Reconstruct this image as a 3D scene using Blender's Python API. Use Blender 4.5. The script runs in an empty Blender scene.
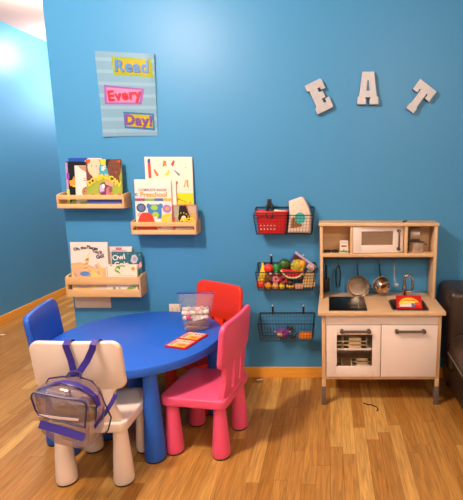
import bpy, bmesh, math, random
from mathutils import Matrix, Vector, Euler
random.seed(7)
PI = math.pi
S = bpy.context.scene
COL = S.collection

# ------------------------------------------------------------------ materials
def lin(c):
    if isinstance(c, str):
        c = [int(c[i:i+2], 16) for i in (0, 2, 4)]
    return tuple(((v/255)/12.92 if v/255 <= .04045 else ((v/255+.055)/1.055)**2.4) for v in c) + (1.0,)

_m = {}
def mat(hexc, rough=.5, metal=0., bump=0., scale=40., var=0., spec=.5, coat=0.):
    key = (hexc, rough, metal, bump, scale, var, spec, coat)
    if key in _m: return _m[key]
    m = bpy.data.materials.new('paint_' + hexc); m.use_nodes = True
    nt = m.node_tree; b = nt.nodes['Principled BSDF']
    b.inputs['Base Color'].default_value = lin(hexc)
    b.inputs['Roughness'].default_value = rough
    b.inputs['Metallic'].default_value = metal
    b.inputs['Specular IOR Level'].default_value = spec
    b.inputs['Coat Weight'].default_value = coat
    if bump or var:
        tc = nt.nodes.new('ShaderNodeTexCoord'); n = nt.nodes.new('ShaderNodeTexNoise')
        n.inputs['Scale'].default_value = scale; n.inputs['Detail'].default_value = 4
        nt.links.new(tc.outputs['Object'], n.inputs['Vector'])
        if bump:
            bp = nt.nodes.new('ShaderNodeBump'); bp.inputs['Strength'].default_value = bump
            bp.inputs['Distance'].default_value = .004
            nt.links.new(n.outputs['Fac'], bp.inputs['Height']); nt.links.new(bp.outputs['Normal'], b.inputs['Normal'])
        if var:
            r = nt.nodes.new('ShaderNodeMapRange'); r.inputs['To Min'].default_value = 1-var; r.inputs['To Max'].default_value = 1+var
            mx = nt.nodes.new('ShaderNodeMix'); mx.data_type = 'RGBA'; mx.blend_type = 'MULTIPLY'; mx.inputs['Factor'].default_value = 1
            mx.inputs[6].default_value = lin(hexc)
            nt.links.new(n.outputs['Fac'], r.inputs['Value']); nt.links.new(r.outputs['Result'], mx.inputs[7])
            nt.links.new(mx.outputs[2], b.inputs['Base Color'])
    _m[key] = m
    return m

def wood(hexa, hexb, axis='X', rough=.5):
    key = ('wood', hexa, hexb, axis, rough)
    if key in _m: return _m[key]
    m = bpy.data.materials.new('wood_' + hexa); m.use_nodes = True
    nt = m.node_tree; b = nt.nodes['Principled BSDF']; b.inputs['Roughness'].default_value = rough
    tc = nt.nodes.new('ShaderNodeTexCoord'); mp = nt.nodes.new('ShaderNodeMapping')
    mp.inputs['Scale'].default_value = {'X': (2.5, 45, 45), 'Y': (45, 2.5, 45), 'Z': (45, 45, 2.5)}[axis]
    n = nt.nodes.new('ShaderNodeTexNoise'); n.inputs['Scale'].default_value = 1; n.inputs['Detail'].default_value = 5
    cr = nt.nodes.new('ShaderNodeValToRGB')
    cr.color_ramp.elements[0].position = .3; cr.color_ramp.elements[1].position = .7
    cr.color_ramp.elements[0].color = lin(hexa); cr.color_ramp.elements[1].color = lin(hexb)
    L = nt.links.new
    L(tc.outputs['Object'], mp.inputs['Vector']); L(mp.outputs['Vector'], n.inputs['Vector'])
    L(n.outputs['Fac'], cr.inputs['Fac']); L(cr.outputs['Color'], b.inputs['Base Color'])
    _m[key] = m
    return m

def film(hexc, alpha=.25, rough=.08, gloss=.12):
    """clear plastic: mostly see-through, some tint and gloss"""
    key = ('film', hexc, alpha, rough, gloss)
    if key in _m: return _m[key]
    m = bpy.data.materials.new('plastic_film_' + hexc); m.use_nodes = True
    nt = m.node_tree; nt.nodes.clear(); L = nt.links.new
    out = nt.nodes.new('ShaderNodeOutputMaterial'); tr = nt.nodes.new('ShaderNodeBsdfTransparent')
    df = nt.nodes.new('ShaderNodeBsdfDiffuse'); gl = nt.nodes.new('ShaderNodeBsdfGlossy')
    df.inputs['Color'].default_value = lin(hexc); gl.inputs['Roughness'].default_value = rough
    a = nt.nodes.new('ShaderNodeMixShader'); c = nt.nodes.new('ShaderNodeMixShader')
    a.inputs[0].default_value = alpha; c.inputs[0].default_value = gloss
    n = nt.nodes.new('ShaderNodeTexNoise'); n.inputs['Scale'].default_value = 25
    tc = nt.nodes.new('ShaderNodeTexCoord'); L(tc.outputs['Object'], n.inputs['Vector'])
    bp = nt.nodes.new('ShaderNodeBump'); bp.inputs['Strength'].default_value = .6; bp.inputs['Distance'].default_value = .01
    L(n.outputs['Fac'], bp.inputs['Height']); L(bp.outputs['Normal'], gl.inputs['Normal'])
    L(tr.outputs[0], a.inputs[1]); L(df.outputs[0], a.inputs[2]); L(a.outputs[0], c.inputs[1]); L(gl.outputs[0], c.inputs[2])
    L(c.outputs[0], out.inputs['Surface'])
    _m[key] = m
    return m

# ------------------------------------------------------------------ mesh builder
def rrect(w, h, r, n=5, cx=0, cy=0):
    """rounded rectangle outline; r one radius or four (br, tr, tl, bl)"""
    rs = [r]*4 if not isinstance(r, (list, tuple)) else r
    pts = []
    for k, (sx, sy) in enumerate(((1, -1), (1, 1), (-1, 1), (-1, -1))):
        rr = max(rs[k], 1e-5); ox, oy = sx*(w/2-rr), sy*(h/2-rr)
        a0 = (-PI/2, 0, PI/2, PI)[k]
        for i in range(n+1):
            a = a0 + PI/2*i/n
            pts.append((cx+ox+rr*math.cos(a), cy+oy+rr*math.sin(a)))
    return pts

XZ = Matrix(((1, 0, 0, 0), (0, 0, -1, 0), (0, 1, 0, 0), (0, 0, 0, 1)))   # (u,v,d)->(u,-d,v): plane facing -y
def T(x, y, z): return Matrix.Translation((x, y, z))
def R(ax, d): return Matrix.Rotation(math.radians(d), 4, ax)

class B:
    def __init__(s): s.bm = bmesh.new(); s.mats = []
    def mi(s, m):
        if m not in s.mats: s.mats.append(m)
        return s.mats.index(m)
    def merge(s, t, m, M=None):
        if M is not None: t.transform(M)
        i = s.mi(m)
        for f in t.faces: f.material_index = i
        me = bpy.data.meshes.new('t'); t.to_mesh(me); s.bm.from_mesh(me); bpy.data.meshes.remove(me); t.free()
        return s
    def box(s, x0, x1, y0, y1, z0, z1, m, bev=0., seg=2, M=None):
        t = bmesh.new(); bmesh.ops.create_cube(t, size=1)
        t.transform(T((x0+x1)/2, (y0+y1)/2, (z0+z1)/2) @ Matrix.Diagonal((abs(x1-x0), abs(y1-y0), abs(z1-z0), 1)))
        if bev: bmesh.ops.bevel(t, geom=t.edges[:], offset=bev, segments=seg, profile=.5, affect='EDGES')
        return s.merge(t, m, M)
    def prism(s, pts, d0, d1, m, M=None, bev=0., seg=2, cuts=0):
        """outline in (u,v), extruded from d0 to d1"""
        t = bmesh.new()
        f = t.faces.new([t.verts.new((p[0], p[1], d0)) for p in pts])
        g = bmesh.ops.extrude_face_region(t, geom=[f])
        vs = [v for v in g['geom'] if isinstance(v, bmesh.types.BMVert)]
        for v in vs: v.co.z = d1
        bmesh.ops.recalc_face_normals(t, faces=t.faces[:])
        if bev:
            es = [e for e in t.edges if abs(e.verts[0].co.z-e.verts[1].co.z) < 1e-6]
            bmesh.ops.bevel(t, geom=es, offset=bev, segments=seg, profile=.5, affect='EDGES')
        if cuts:
            u0 = min(v.co.x for v in t.verts); u1 = max(v.co.x for v in t.verts)
            for k in range(1, cuts):
                bmesh.ops.bisect_plane(t, geom=t.verts[:]+t.edges[:]+t.faces[:], plane_co=(u0+(u1-u0)*k/cuts, 0, 0), plane_no=(1, 0, 0))
        return s.merge(t, m, M)
    def poly(s, pts, d, m, M=None):
        t = bmesh.new(); f = t.faces.new([t.verts.new((p[0], p[1], d)) for p in pts])
        f.normal_update()
        if f.normal.z < 0: f.normal_flip()
        return s.merge(t, m, M)
    def lathe(s, prof, m, n=24, M=None):
        t = bmesh.new(); rings = []
        for r, z in prof:
            if r < 1e-6: rings.append([t.verts.new((0, 0, z))])
            else: rings.append([t.verts.new((r*math.cos(2*PI*k/n), r*math.sin(2*PI*k/n), z)) for k in range(n)])
        for a, b in zip(rings, rings[1:]):
            for k in range(n):
                q = (k+1) % n
                if len(a) == 1 and len(b) == 1: continue
                if len(a) == 1: t.faces.new((a[0], b[q], b[k]))
                elif len(b) == 1: t.faces.new((a[k], a[q], b[0]))
                else: t.faces.new((a[k], a[q], b[q], b[k]))
        bmesh.ops.recalc_face_normals(t, faces=t.faces[:])
        return s.merge(t, m, M)
    def sph(s, x, y, z, rx, m, ry=None, rz=None, n=14, M=None):
        t = bmesh.new(); bmesh.ops.create_uvsphere(t, u_segments=n, v_segments=max(6, n//2+1), radius=1)
        ry = ry or rx; rz = rz or rx
        t.transform(T(x, y, z) @ (M or Matrix()) @ Matrix.Diagonal((rx, ry, rz, 1)))
        return s.merge(t, m)
    def tube(s, pts, r, m, n=8, closed=False, M=None):
        P = [Vector(p) for p in pts]; t = bmesh.new(); rings = []
        N = len(P); rr = r if isinstance(r, (list, tuple)) else [r]*N
        up = None
        for i in range(N):
            if closed: d = P[(i+1) % N]-P[i-1]
            else: d = P[min(i+1, N-1)]-P[max(i-1, 0)]
            d.normalize()
            if up is None:
                up = Vector((0, 0, 1)) if abs(d.z) < .9 else Vector((1, 0, 0))
            a = d.cross(up)
            if a.length < 1e-4: a = d.cross(Vector((0, 1, 0)))
            a.normalize(); b = a.cross(d); up = b
            rings.append([t.verts.new(P[i]+(a*math.cos(2*PI*k/n)+b*math.sin(2*PI*k/n))*rr[i]) for k in range(n)])
        for i in range(N if closed else N-1):
            a, b = rings[i], rings[(i+1) % N]
            for k in range(n): t.faces.new((a[k], a[(k+1) % n], b[(k+1) % n], b[k]))
        if not closed: t.faces.new(rings[0]); t.faces.new(rings[-1])
        bmesh.ops.recalc_face_normals(t, faces=t.faces[:])
        return s.merge(t, m, M)
    def strip(s, pts, w, th, m, axis=(1, 0, 0), M=None):
        """flat band of width w (along axis) and thickness th following pts"""
        P = [Vector(p) for p in pts]; A = Vector(axis).normalized(); t = bmesh.new(); rings = []
        for i in range(len(P)):
            d = (P[min(i+1, len(P)-1)]-P[max(i-1, 0)]).normalized()
            a = (A-d*A.dot(d)).normalized(); b = a.cross(d)
            rings.append([t.verts.new(P[i]+a*w/2*u+b*th/2*v) for u, v in ((1, 1), (-1, 1), (-1, -1), (1, -1))])
        for a, b in zip(rings, rings[1:]):
            for k in range(4): t.faces.new((a[k], a[(k+1) % 4], b[(k+1) % 4], b[k]))
        t.faces.new(rings[0]); t.faces.new(rings[-1])
        bmesh.ops.recalc_face_normals(t, faces=t.faces[:])
        return s.merge(t, m, M)
    def text(s, body, size, m, M, bold=0., ext=.0004, shear=0., space=1.):
        c = bpy.data.curves.new('x', 'FONT'); c.body = body; c.size = size; c.extrude = ext; c.offset = bold
        c.align_x = 'CENTER'; c.align_y = 'CENTER'; c.shear = shear; c.space_character = space; c.resolution_u = 3
        o = bpy.data.objects.new('x', c); COL.objects.link(o)
        me = bpy.data.meshes.new_from_object(o.evaluated_get(bpy.context.evaluated_depsgraph_get()))
        bpy.data.objects.remove(o); bpy.data.curves.remove(c)
        t = bmesh.new(); t.from_mesh(me); bpy.data.meshes.remove(me)
        return s.merge(t, m, M)
    def done(s, name, parent=None, smooth=35, **tags):
        me = bpy.data.meshes.new(name); s.bm.to_mesh(me); s.bm.free()
        for m in s.mats: me.materials.append(m)
        if smooth:
            for p in me.polygons: p.use_smooth = True
            me.set_sharp_from_angle(angle=math.radians(smooth))
        o = bpy.data.objects.new(name, me); COL.objects.link(o)
        if parent: o.parent = parent
        for k, v in tags.items(): o[k] = v
        return o

def thing(name, label, cat, loc=(0, 0, 0), rot=(0, 0, 0), group=None):
    o = bpy.data.objects.new(name, None); COL.objects.link(o); o.empty_display_size = .05
    o.location = loc; o.rotation_euler = [math.radians(a) for a in rot]
    tag(o, label, cat, group)
    return o
def tag(o, label, cat, group=None):
    o['label'] = label; o['category'] = cat
    if group: o['group'] = group
    return o
def copy_tree(o, label, loc, rotz=None, parent=None):
    c = o.copy(); COL.objects.link(c)
    if parent is None:
        c['label'] = label; c.location = loc
        if rotz is not None: c.rotation_euler.z = math.radians(rotz)
    else: c.parent = parent
    for ch in list(o.children): copy_tree(ch, None, None, None, c)
    return c
def ell(cx, cy, rx, ry, n=20, a=0.):
    ca, sa = math.cos(a), math.sin(a)
    return [(cx+rx*math.cos(2*PI*k/n)*ca-ry*math.sin(2*PI*k/n)*sa, cy+rx*math.cos(2*PI*k/n)*sa+ry*math.sin(2*PI*k/n)*ca) for k in range(n)]

# ------------------------------------------------------------------ setting
XL, XE, CH = -2.88, -1.63, 2.61
def wall_paint():
    m = mat('458DBD', .40, 0, .10, 90, .03, .24)
    return m
WALL = wall_paint()
WHITEW = mat('D8CFC2', .7)
CEIL = mat('C9A9A0', .8, 0, .05, 60)
def structure(b, name):
    return b.done(name, None, 0, kind='structure')

def floor_mat():
    m = bpy.data.materials.new('oak_strip_floor'); m.use_nodes = True
    nt = m.node_tree; b = nt.nodes['Principled BSDF']; L = nt.links.new
    N = lambda t: nt.nodes.new('ShaderNode'+t)
    def math_(op, a, c=None):
        n = N('Math'); n.operation = op
        for i, v in enumerate((a, c)):
            if v is None: continue
            if isinstance(v, (int, float)): n.inputs[i].default_value = v
            else: L(v, n.inputs[i])
        return n.outputs[0]
    tc = N('TexCoord'); sp = N('SeparateXYZ'); L(tc.outputs['Object'], sp.inputs[0])
    u = math_('DIVIDE', sp.outputs['X'], .062); row = math_('FLOOR', u); fu = math_('FRACT', u)
    wn = N('TexWhiteNoise'); wn.noise_dimensions = '1D'; L(row, wn.inputs['W'])
    v = math_('ADD', math_('DIVIDE', sp.outputs['Y'], .62), math_('MULTIPLY', wn.outputs['Value'], 9.))
    idx = math_('FLOOR', v); fv = math_('FRACT', v)
    cb = N('CombineXYZ'); L(row, cb.inputs[0]); L(idx, cb.inputs[1])
    w2 = N('TexWhiteNoise'); w2.noise_dimensions = '2D'; L(cb.outputs[0], w2.inputs['Vector'])
    cr = N('ValToRGB'); e = cr.color_ramp.elements
    e[0].position = 0; e[0].color = lin('A8722C'); e[1].position = 1; e[1].color = lin('D2A55A')
    for p, h in ((.35, 'B07C38'), (.75, 'BC8A44')):
        q = e.new(p); q.color = lin(h)
    L(w2.outputs['Value'], cr.inputs['Fac'])
    mp = N('Mapping'); mp.inputs['Scale'].default_value = (70, 4.5, 1); L(tc.outputs['Object'], mp.inputs['Vector'])
    ad = N('VectorMath'); ad.operation = 'ADD'; L(mp.outputs[0], ad.inputs[0])
    sc = N('VectorMath'); sc.operation = 'SCALE'; sc.inputs['Scale'].default_value = 37.; L(w2.outputs['Color'], sc.inputs[0]); L(sc.outputs[0], ad.inputs[1])
    g = N('TexNoise'); g.inputs['Scale'].default_value = 1; g.inputs['Detail'].default_value = 6; g.inputs['Distortion'].default_value = 1.2
    L(ad.outputs[0], g.inputs['Vector'])
    mr = N('MapRange'); mr.inputs['From Min'].default_value = .3; mr.inputs['From Max'].default_value = .7
    mr.inputs['To Min'].default_value = .68; mr.inputs['To Max'].default_value = 1.22; L(g.outputs['Fac'], mr.inputs['Value'])
    mx = N('Mix'); mx.data_type = 'RGBA'; mx.blend_type = 'MULTIPLY'; mx.inputs['Factor'].default_value = 1
    L(cr.outputs['Color'], mx.inputs[6]); L(mr.outputs[0], mx.inputs[7])
    ga = math_('LESS_THAN', fu, .025); gb = math_('LESS_THAN', fv, .004); gap = math_('MAXIMUM', ga, gb)
    m2 = N('Mix'); m2.data_type = 'RGBA'; L(math_('MULTIPLY', gap, .55), m2.inputs['Factor'])
    L(mx.outputs[2], m2.inputs[6]); m2.inputs[7].default_value = lin('4A2A12')
    L(m2.outputs[2], b.inputs['Base Color'])
    b.inputs['Roughness'].default_value = .42; b.inputs['Specular IOR Level'].default_value = .35
    bp = N('Bump'); bp.inputs['Strength'].default_value = .25; bp.inputs['Distance'].default_value = .001
    L(math_('SUBTRACT', 1., gap), bp.inputs['Height']); L(bp.outputs['Normal'], b.inputs['Normal'])
    return m

YR, XR, YF = -4.2, 2.4, 4.2
structure(B().box(XL-.1, XR+.1, YR-.1, YF+.1, -.1, 0, floor_mat()), 'floor')
structure(B().box(XL-.1, XR+.1, YR-.1, YF+.1, CH, CH+.1, CEIL), 'ceiling')
structure(B().box(XE, XR+.1, 0, .13, 0, CH, WALL), 'wall_front')
structure(B().box(XL-.1, XL, YR-.1, YF+.1, 0, CH, WALL), 'wall_left')
structure(B().box(XR, XR+.1, YR, 0, 0, CH, WHITEW), 'wall_right')
structure(B().box(XL, XR, YR-.1, YR, 0, CH, WHITEW), 'wall_rear')
structure(B().box(XL, XR+.1, YF, YF+.1, 0, CH, WHITEW), 'wall_hall')
BASEW = wood('E39A34', 'F0AE48', 'X', .4); BASEL = wood('E39A34', 'F0AE48', 'Y', .4)
structure(B().box(XE-.012, XR, -.014, 0, 0, .072, BASEW, .003), 'baseboard_front')
structure(B().box(XL, XL+.014, YR, YF, 0, .075, BASEL, .003), 'baseboard_left')

# wall outlet behind the table
o = thing('wall_outlet', 'small white outlet plate low on the blue wall behind the table', 'outlet', (-.988, 0, .462))
B().prism(rrect(.072, .070, .006), 0, .006, mat('E9DCC8', .4), XZ, .002).done('cover_plate', o)
b = B()
for dx in (-.016, .016):
    for q in (-.007, .007): b.box(dx-.004, dx+.004, -.0072, -.0055, q-.0012, q+.0012, mat('3A322B', .6))
b.done('socket_slots', o)

# ------------------------------------------------------------------ kids' chairs
def make_chair(label, hexc, loc, rotz):
    m = mat(hexc, .38, 0, .03, 220, 0, .45)
    foot = mat('2A2522', .7)
    r = thing('kids_chair', label, 'chair', loc, (0, 0, rotz), None)
    B().prism(rrect(.335, .325, .034, 6), .258, .302, m, None, .007, 3).done('seat', r)
    for sx in (-1, 1):
        for sy in (-1, 1):
            M = T(sx*.125, sy*.118, 0)
            l = B().lathe([(0, .008), (.040, .008), (.0425, .014), (.043, .03), (.0375, .12), (.031, .2), (.0275, .262), (0, .262)], m, 28, M).done('leg', r)
            B().lathe([(0, 0), (.0385, 0), (.040, .002), (.040, .0085), (0, .0085)], foot, 24, M).done('rubber_foot', l)
    # backrest: wide rounded panel on three posts, curved round the sitter and leaning back
    b = B(); MM = XZ
    b.prism(rrect(.368, .215, (.034, .042, .042, .034), 7, 0, .5625), -.013, .013, m, MM, .009, 3, 14)
    b.prism([(-.032, .275), (.032, .275), (.038, .46), (-.038, .46)], -.012, .012, m, MM, .005, 2)
    for s in (-1, 1):
        p = [(s*.060, .275), (s*.155, .275), (s*.128, .37), (s*.135, .44), (s*.16, .47), (s*.06, .47)]
        b.prism(p, -.012, .012, m, MM, .005, 2, 3)
    b.prism([(-.15, .285), (.15, .285), (.145, .315), (-.145, .315)], -.013, .013, m, MM, .006, 2, 4)
    for v in b.bm.verts:
        v.co.y += -.142 - max(0, v.co.z-.30)*.11 + .4*v.co.x**2
    b.done('backrest', r)
    return r
make_chair('white plastic chair in front, its back to us with a backpack hung on it', 'EADACB', (-1.022, -.905, 0), 0)
make_chair('pink plastic chair at the right side of the blue table', 'EC5680', (-.612, -.700, 0), 81)
make_chair('blue plastic chair at the left side of the table, half hidden', '2058BE', (-1.275, -.585, 0), -78)
make_chair('red plastic chair tucked behind the table against the wall', 'E23418', (-.752, -.288, 0), 148)

# ------------------------------------------------------------------ table
TB = mat('2064D2', .42, 0, .03, 200, .02, .45)
TC = (-1.006, -.530); TH = .48
t = thing('kids_table', 'round blue plastic table with cone legs', 'table', (TC[0], TC[1], 0))
R_ = .430
B().lathe([(0, .436), (R_-.006, .438), (R_-.001, .4395), (R_, .442), (R_, .474), (R_-.002, .478), (R_-.006, TH), (0, TH)], TB, 96).done('tabletop', t)
for k in range(4):
    a = math.radians((-60.8, 14, 118, -130)[k])
    M = T(.380*math.cos(a), .380*math.sin(a), 0)
    l = B().lathe([(0, .008), (.045, .008), (.048, .016), (.0485, .035), (.042, .18), (.034, .33), (.030, .44), (0, .44)], TB, 32, M).done('leg', t)
    B().lathe([(0, 0), (.044, 0), (.0455, .002), (.0455, .0085), (0, .0085)], mat('2A2522', .7), 24, M).done('rubber_foot', l)

# ------------------------------------------------------------------ picture ledge racks
PINE = wood('DDAA6E', 'EABF86', 'X', .55); PINEY = wood('CE9C64', 'DDB07A', 'Y', .55)
def rack(label, x0, x1, z0, H, rail, D=.10):
    W = x1-x0
    r = thing('book_rack', label, 'rack', (x0, 0, z0), (0, 0, 0), 'wooden book racks on the wall')
    th = .012
    for s in (0, 1):
        xa = 0 if s == 0 else W-th
        pr = [(-D, 0), (0, 0), (0, H+.014), (-D*.55, H+.010), (-D, H)]
        M = Matrix(((0, 0, 1, xa), (1, 0, 0, 0), (0, 1, 0, 0), (0, 0, 0, 1)))
        B().prism(pr, 0, th, PINEY, M, .0015).done('side_panel', r)
    B().box(th, W-th, -D, -D+.011, 0, rail, PINE, .0012).done('front_rail', r)
    B().box(th, W-th, -D, -D+.011, H-rail, H, PINE, .0012).done('front_rail', r)
    B().box(th, W-th, -.012, -.001, 0, rail*1.3, PINE, .0012).done('back_slat', r)
    B().box(th, W-th, -D+.011, -.012, 0, .009, PINE, .001).done('bottom_slat', r)
    return r
rack('upper left wooden rack holding the book with two faces on its cover', -1.612, -1.214, 1.113, .078, .026)
rack('middle wooden rack below and right of the upper one, under the workbook', -1.186, -.797, .957, .074, .026)
rack('lowest and widest wooden rack, just above the table', -1.612, -1.154, .570, .124, .046)

# ------------------------------------------------------------------ books
PAPER = mat('EFE4D2', .8)
def book(name, label, w, h, th, loc, lean, cover, art=(), texts=(), rz=0, cat='book', group=None, yaw=0):
    """origin bottom centre, front faces -y; art in cover units (0..1, 0..1)"""
    r = thing(name, label, cat, loc, (0, 0, 0), group)
    r.rotation_euler = (T(0, 0, 0) @ R('Z', yaw) @ R('X', -lean) @ R('Y', rz)).to_euler()
    c = mat(cover, .35)
    b = B()
    b.box(-w/2, w/2, -th/2, -th/2+.0016, 0, h, c).box(-w/2, w/2, th/2-.0016, th/2, 0, h, c).box(-w/2, -w/2+.0016, -th/2, th/2, 0, h, c)
    b.done('cover', r, 0)
    B().box(-w/2+.0016, w/2-.003, -th/2+.0016, th/2-.0016, .003, h-.003, PAPER).done('page_block', r, 0)
    if art or texts:
        b = B(); d = th/2+.0004
        for pts, hx in art:
            pts = clip01(list(pts))
            if len(pts) < 3: continue
            b.poly([((u-.5)*w, v*h) for u, v in pts], d, mat(hx, .35), XZ); d += .00012
        d += .0003
        for tx in texts:
            body, u, v, size, hx = tx[:5]; rot = tx[5] if len(tx) > 5 else 0; bold = tx[6] if len(tx) > 6 else 0
            b.text(body, size, mat(hx, .4), XZ @ T((u-.5)*w, v*h, d) @ R('Z', rot), bold, .0002)
        b.done('cover_print', r, 0)
    return r
def clip01(pts):
    for ax, lim, sg in ((0, 0., 1), (0, 1., -1), (1, 0., 1), (1, 1., -1)):
        out = []
        for k in range(len(pts)):
            a, c = pts[k-1], pts[k]; da, dc = sg*(a[ax]-lim), sg*(c[ax]-lim)
            if (da < 0) != (dc < 0):
                f = da/(da-dc); out.append((a[0]+(c[0]-a[0])*f, a[1]+(c[1]-a[1])*f))
            if dc >= 0: out.append(c)
        pts = out
        if len(pts) < 3: return []
    return pts
def rect(u0, v0, u1, v1): return [(u0, v0), (u1, v0), (u1, v1), (u0, v1)]
def band(p, q):
    return list(p)+list(reversed(q))
def arc(cx, cy, r, a0, a1, n=14, asp=1.):
    return [(cx+r*math.cos(math.radians(a0+(a1-a0)*k/n)), cy+asp*r*math.sin(math.radians(a0+(a1-a0)*k/n))) for k in range(n+1)]
def ring(cx, cy, r0, r1, a0, a1, asp=1.): return arc(cx, cy, r1, a0, a1, 14, asp)+arc(cx, cy, r0, a1, a0, 14, asp)

# --- rack 1
zb = 1.1225
book('picture_book', 'blue covered book at the back of the upper left rack', .20, .284, .010, (-1.462, -.030, zb), 3, '2F55B0',
     [(rect(0, .9, 1, 1), '2448A8'), ([(.42, .9), (1, .92), (1, 1), (.6, 1)], 'D8CFD0')])
book('picture_book', 'black book with orange and pink shapes at the left of the upper rack', .150, .263, .010, (-1.500, -.047, zb), 4, '17120F',
     [(rect(0, 0, .09, .98), 'B48FC0'), (rect(0, 0, .11, .38), 'C9D24A'), ([(.02, .60), (.14, .62), (.14, .74), (.04, .76)], '8A3FA8'),
      ([(.12, .52), (.16, .45), (.40, .45), (.52, .52), (.45, .60), (.36, .59), (.32, .68), (.24, .58), (.13, .58)], 'F29A2E'), (rect(.25, .43, .55, .47), 'F4D33A'),
      ([(.38, .18), (.42, .32), (.5, .33), (.55, .20), (.6, .33), (.66, .30), (.62, .15), (.54, .17), (.50, .26), (.46, .18)], 'E8408F'),
      (ell(.27, .06, .13, .07), '8CC24A'), (rect(.36, .0, .8, .06), 'B85AA8')])
book('picture_book', 'white book with a small brown round face, upper left rack', .165, .240, .008, (-1.434, -.0605, zb), 5, 'E3D6CC',
     [([(.12, .99), (.5, .99), (.5, .80), (.22, .92)], 'B7876E'), (ell(.40, .35, .17, .13), 'A8734C'), (ell(.4, .34, .12, .09), 'C08A5E'),
      (ell(.33, .36, .02, .018), '3A2418'), (ell(.46, .36, .02, .018), '3A2418'), (rect(.3, .62, .42, .64), 'C06A90'), (rect(.32, .67, .4, .69), 'C06A90'),
      (rect(.15, .0, .7, .10), '8FB63F'), ([(.3, .10), (.55, .16), (.5, .1)], '3F8F5A')])
book('picture_book', 'large picture book with two faces over green hills, upper left rack', .208, .276, .012, (-1.336, -.076, zb), 5.5, '98A73A',
     [(rect(0, .17, 1, .25), 'E0BFA0'), (rect(0, .0, 1, .18), '5560B8'),
      (ell(.12, .8, .17, .30), '6A4030'), (ell(.23, .84, .185, .20), 'E8BFA0'), ([(.16, .70), (.34, .70), (.32, .55), (.2, .55)], 'E8BFA0'), (ell(.07, .97, .06, .06), 'D8502E'),
      ([(.42, 1), (.58, 1), (.56, .86), (.45, .86)], 'F2C23E'), ([(.36, .78), (.40, .90), (.66, .84), (.74, .72), (.68, .66), (.4, .66)], '3F9DB8'),
      (ell(.80, .92, .24, .20), '2C1712'), (ell(.80, .80, .19, .22), '6F3F2A'), ([(.70, .70), (.92, .70), (.95, .50), (.70, .52)], '6F3F2A'), (ell(.76, .79, .02, .012), '2C1712'), (ell(.88, .79, .02, .012), '2C1712'),
      ([(.80, .74), (.90, .73), (.85, .71)], 'B0605A'), (ell(.17, .86, .02, .012), '6A4030'), (ell(.3, .86, .02, .012), '6A4030'),
      (ell(.5, .35, .16, .17), '6E4A30'), (ell(.43, .37, .07, .10), 'B7A8D8'), (ell(.46, .26, .08, .06), '7A3A60'), (ell(.62, .31, .07, .11), 'C06A88'), (ell(.68, .36, .05, .08), '8A5A48'), (ell(.34, .24, .05, .05), 'E8A03C'),
      (ell(.58, .22, .05, .05), 'D88AA0'), (ell(.70, .24, .05, .06), 'E07A3A'), (ell(.17, .21, .07, .05), 'D83A2E'), (ell(.93, .22, .07, .05), 'D83A2E'), (ell(.48, .43, .04, .05), 'E8E0EC'),
      ([(.88, .96), (.98, .99), (.98, .92)], 'E24B2A'), ([(.52, .56), (.78, .50), (.74, .42), (.55, .47)], 'E89A8A')],
     [('IF', .505, .80, .036, 'F2EEE0', 0, .0008)] +
     [(ch, .10+.80*k/8, .49+.135*math.sin(PI*k/8.), .043, 'F6CF3C', 24-6*k, .0014) for k, ch in enumerate('DOMINICAN')])
# --- rack 2
zb = .9665
def specks(n, u0, v0, u1, v1, hx, seed, s=.006):
    rr = random.Random(seed)
    return [(rect(a, c, a+s*rr.uniform(1.5, 4), c+s*.7), hx) for a, c in ((rr.uniform(u0, u1), rr.uniform(v0, v1)) for _ in range(n))]
book('sticker_book', 'tall white book with scattered coloured stickers and a yellow panel', .284, .447, .010, (-.967, -.034, zb), 3, 'EFDCCB',
     [([(.07, .72), (.13, .72), (.125, .96), (.06, .96)], 'D8463C'), ([(.06, .92), (.125, .92), (.12, .975), (.07, .975)], '35509C'),
      ([(.38, .90), (.40, .955), (.46, .94), (.45, .91), (.48, .87), (.43, .89), (.38, .86)], 'E07B34'), ([(.55, .90), (.61, .96), (.64, .94), (.60, .87)], 'D8484A'),
      ([(.18, .84), (.22, .83), (.29, .76), (.25, .74), (.2, .79)], 'D06A3A'), ([(.40, .76), (.5, .83), (.53, .79), (.48, .75)], 'E6D05A'), ([(.60, .83), (.64, .82), (.74, .76), (.71, .75)], '4A3F66'),
      ([(.80, .60), (.83, .60), (.86, .68), (.88, .60), (.91, .59), (.90, .70), (.85, .69)], 'B8A63C'), (ell(.86, .86, .008, .006), '6A4030'),
      (ell(.66, .66, .03, .02), 'D07A6A'), (rect(.60, .30, .995, .52), 'F2CE1E'), (rect(.66, .42, .70, .45), 'B08A1E'), ([(.70, .43), (.86, .39), (.86, .40), (.70, .445)], 'A8861E'), (ell(.93, .39, .02, .012), 'D8861E')]
     + specks(14, .18, .80, .34, .95, 'B8AAA0', 3) + specks(6, .48, .82, .56, .93, 'B8AAA0', 4) + specks(6, .68, .82, .76, .95, 'B8AAA0', 5)
     + specks(5, .30, .68, .38, .76, 'B8AAA0', 6) + specks(5, .74, .70, .8, .78, 'B8AAA0', 8) + specks(6, .66, .56, .95, .68, 'A89A90', 9) + specks(7, .64, .37, .92, .47, '8A7420', 10))
book('workbook', 'white workbook standing right behind the preschool workbook, only its edge showing', .215, .305, .014, (-1.030, -.0515, zb), 3.5, 'EBDDD0')
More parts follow.
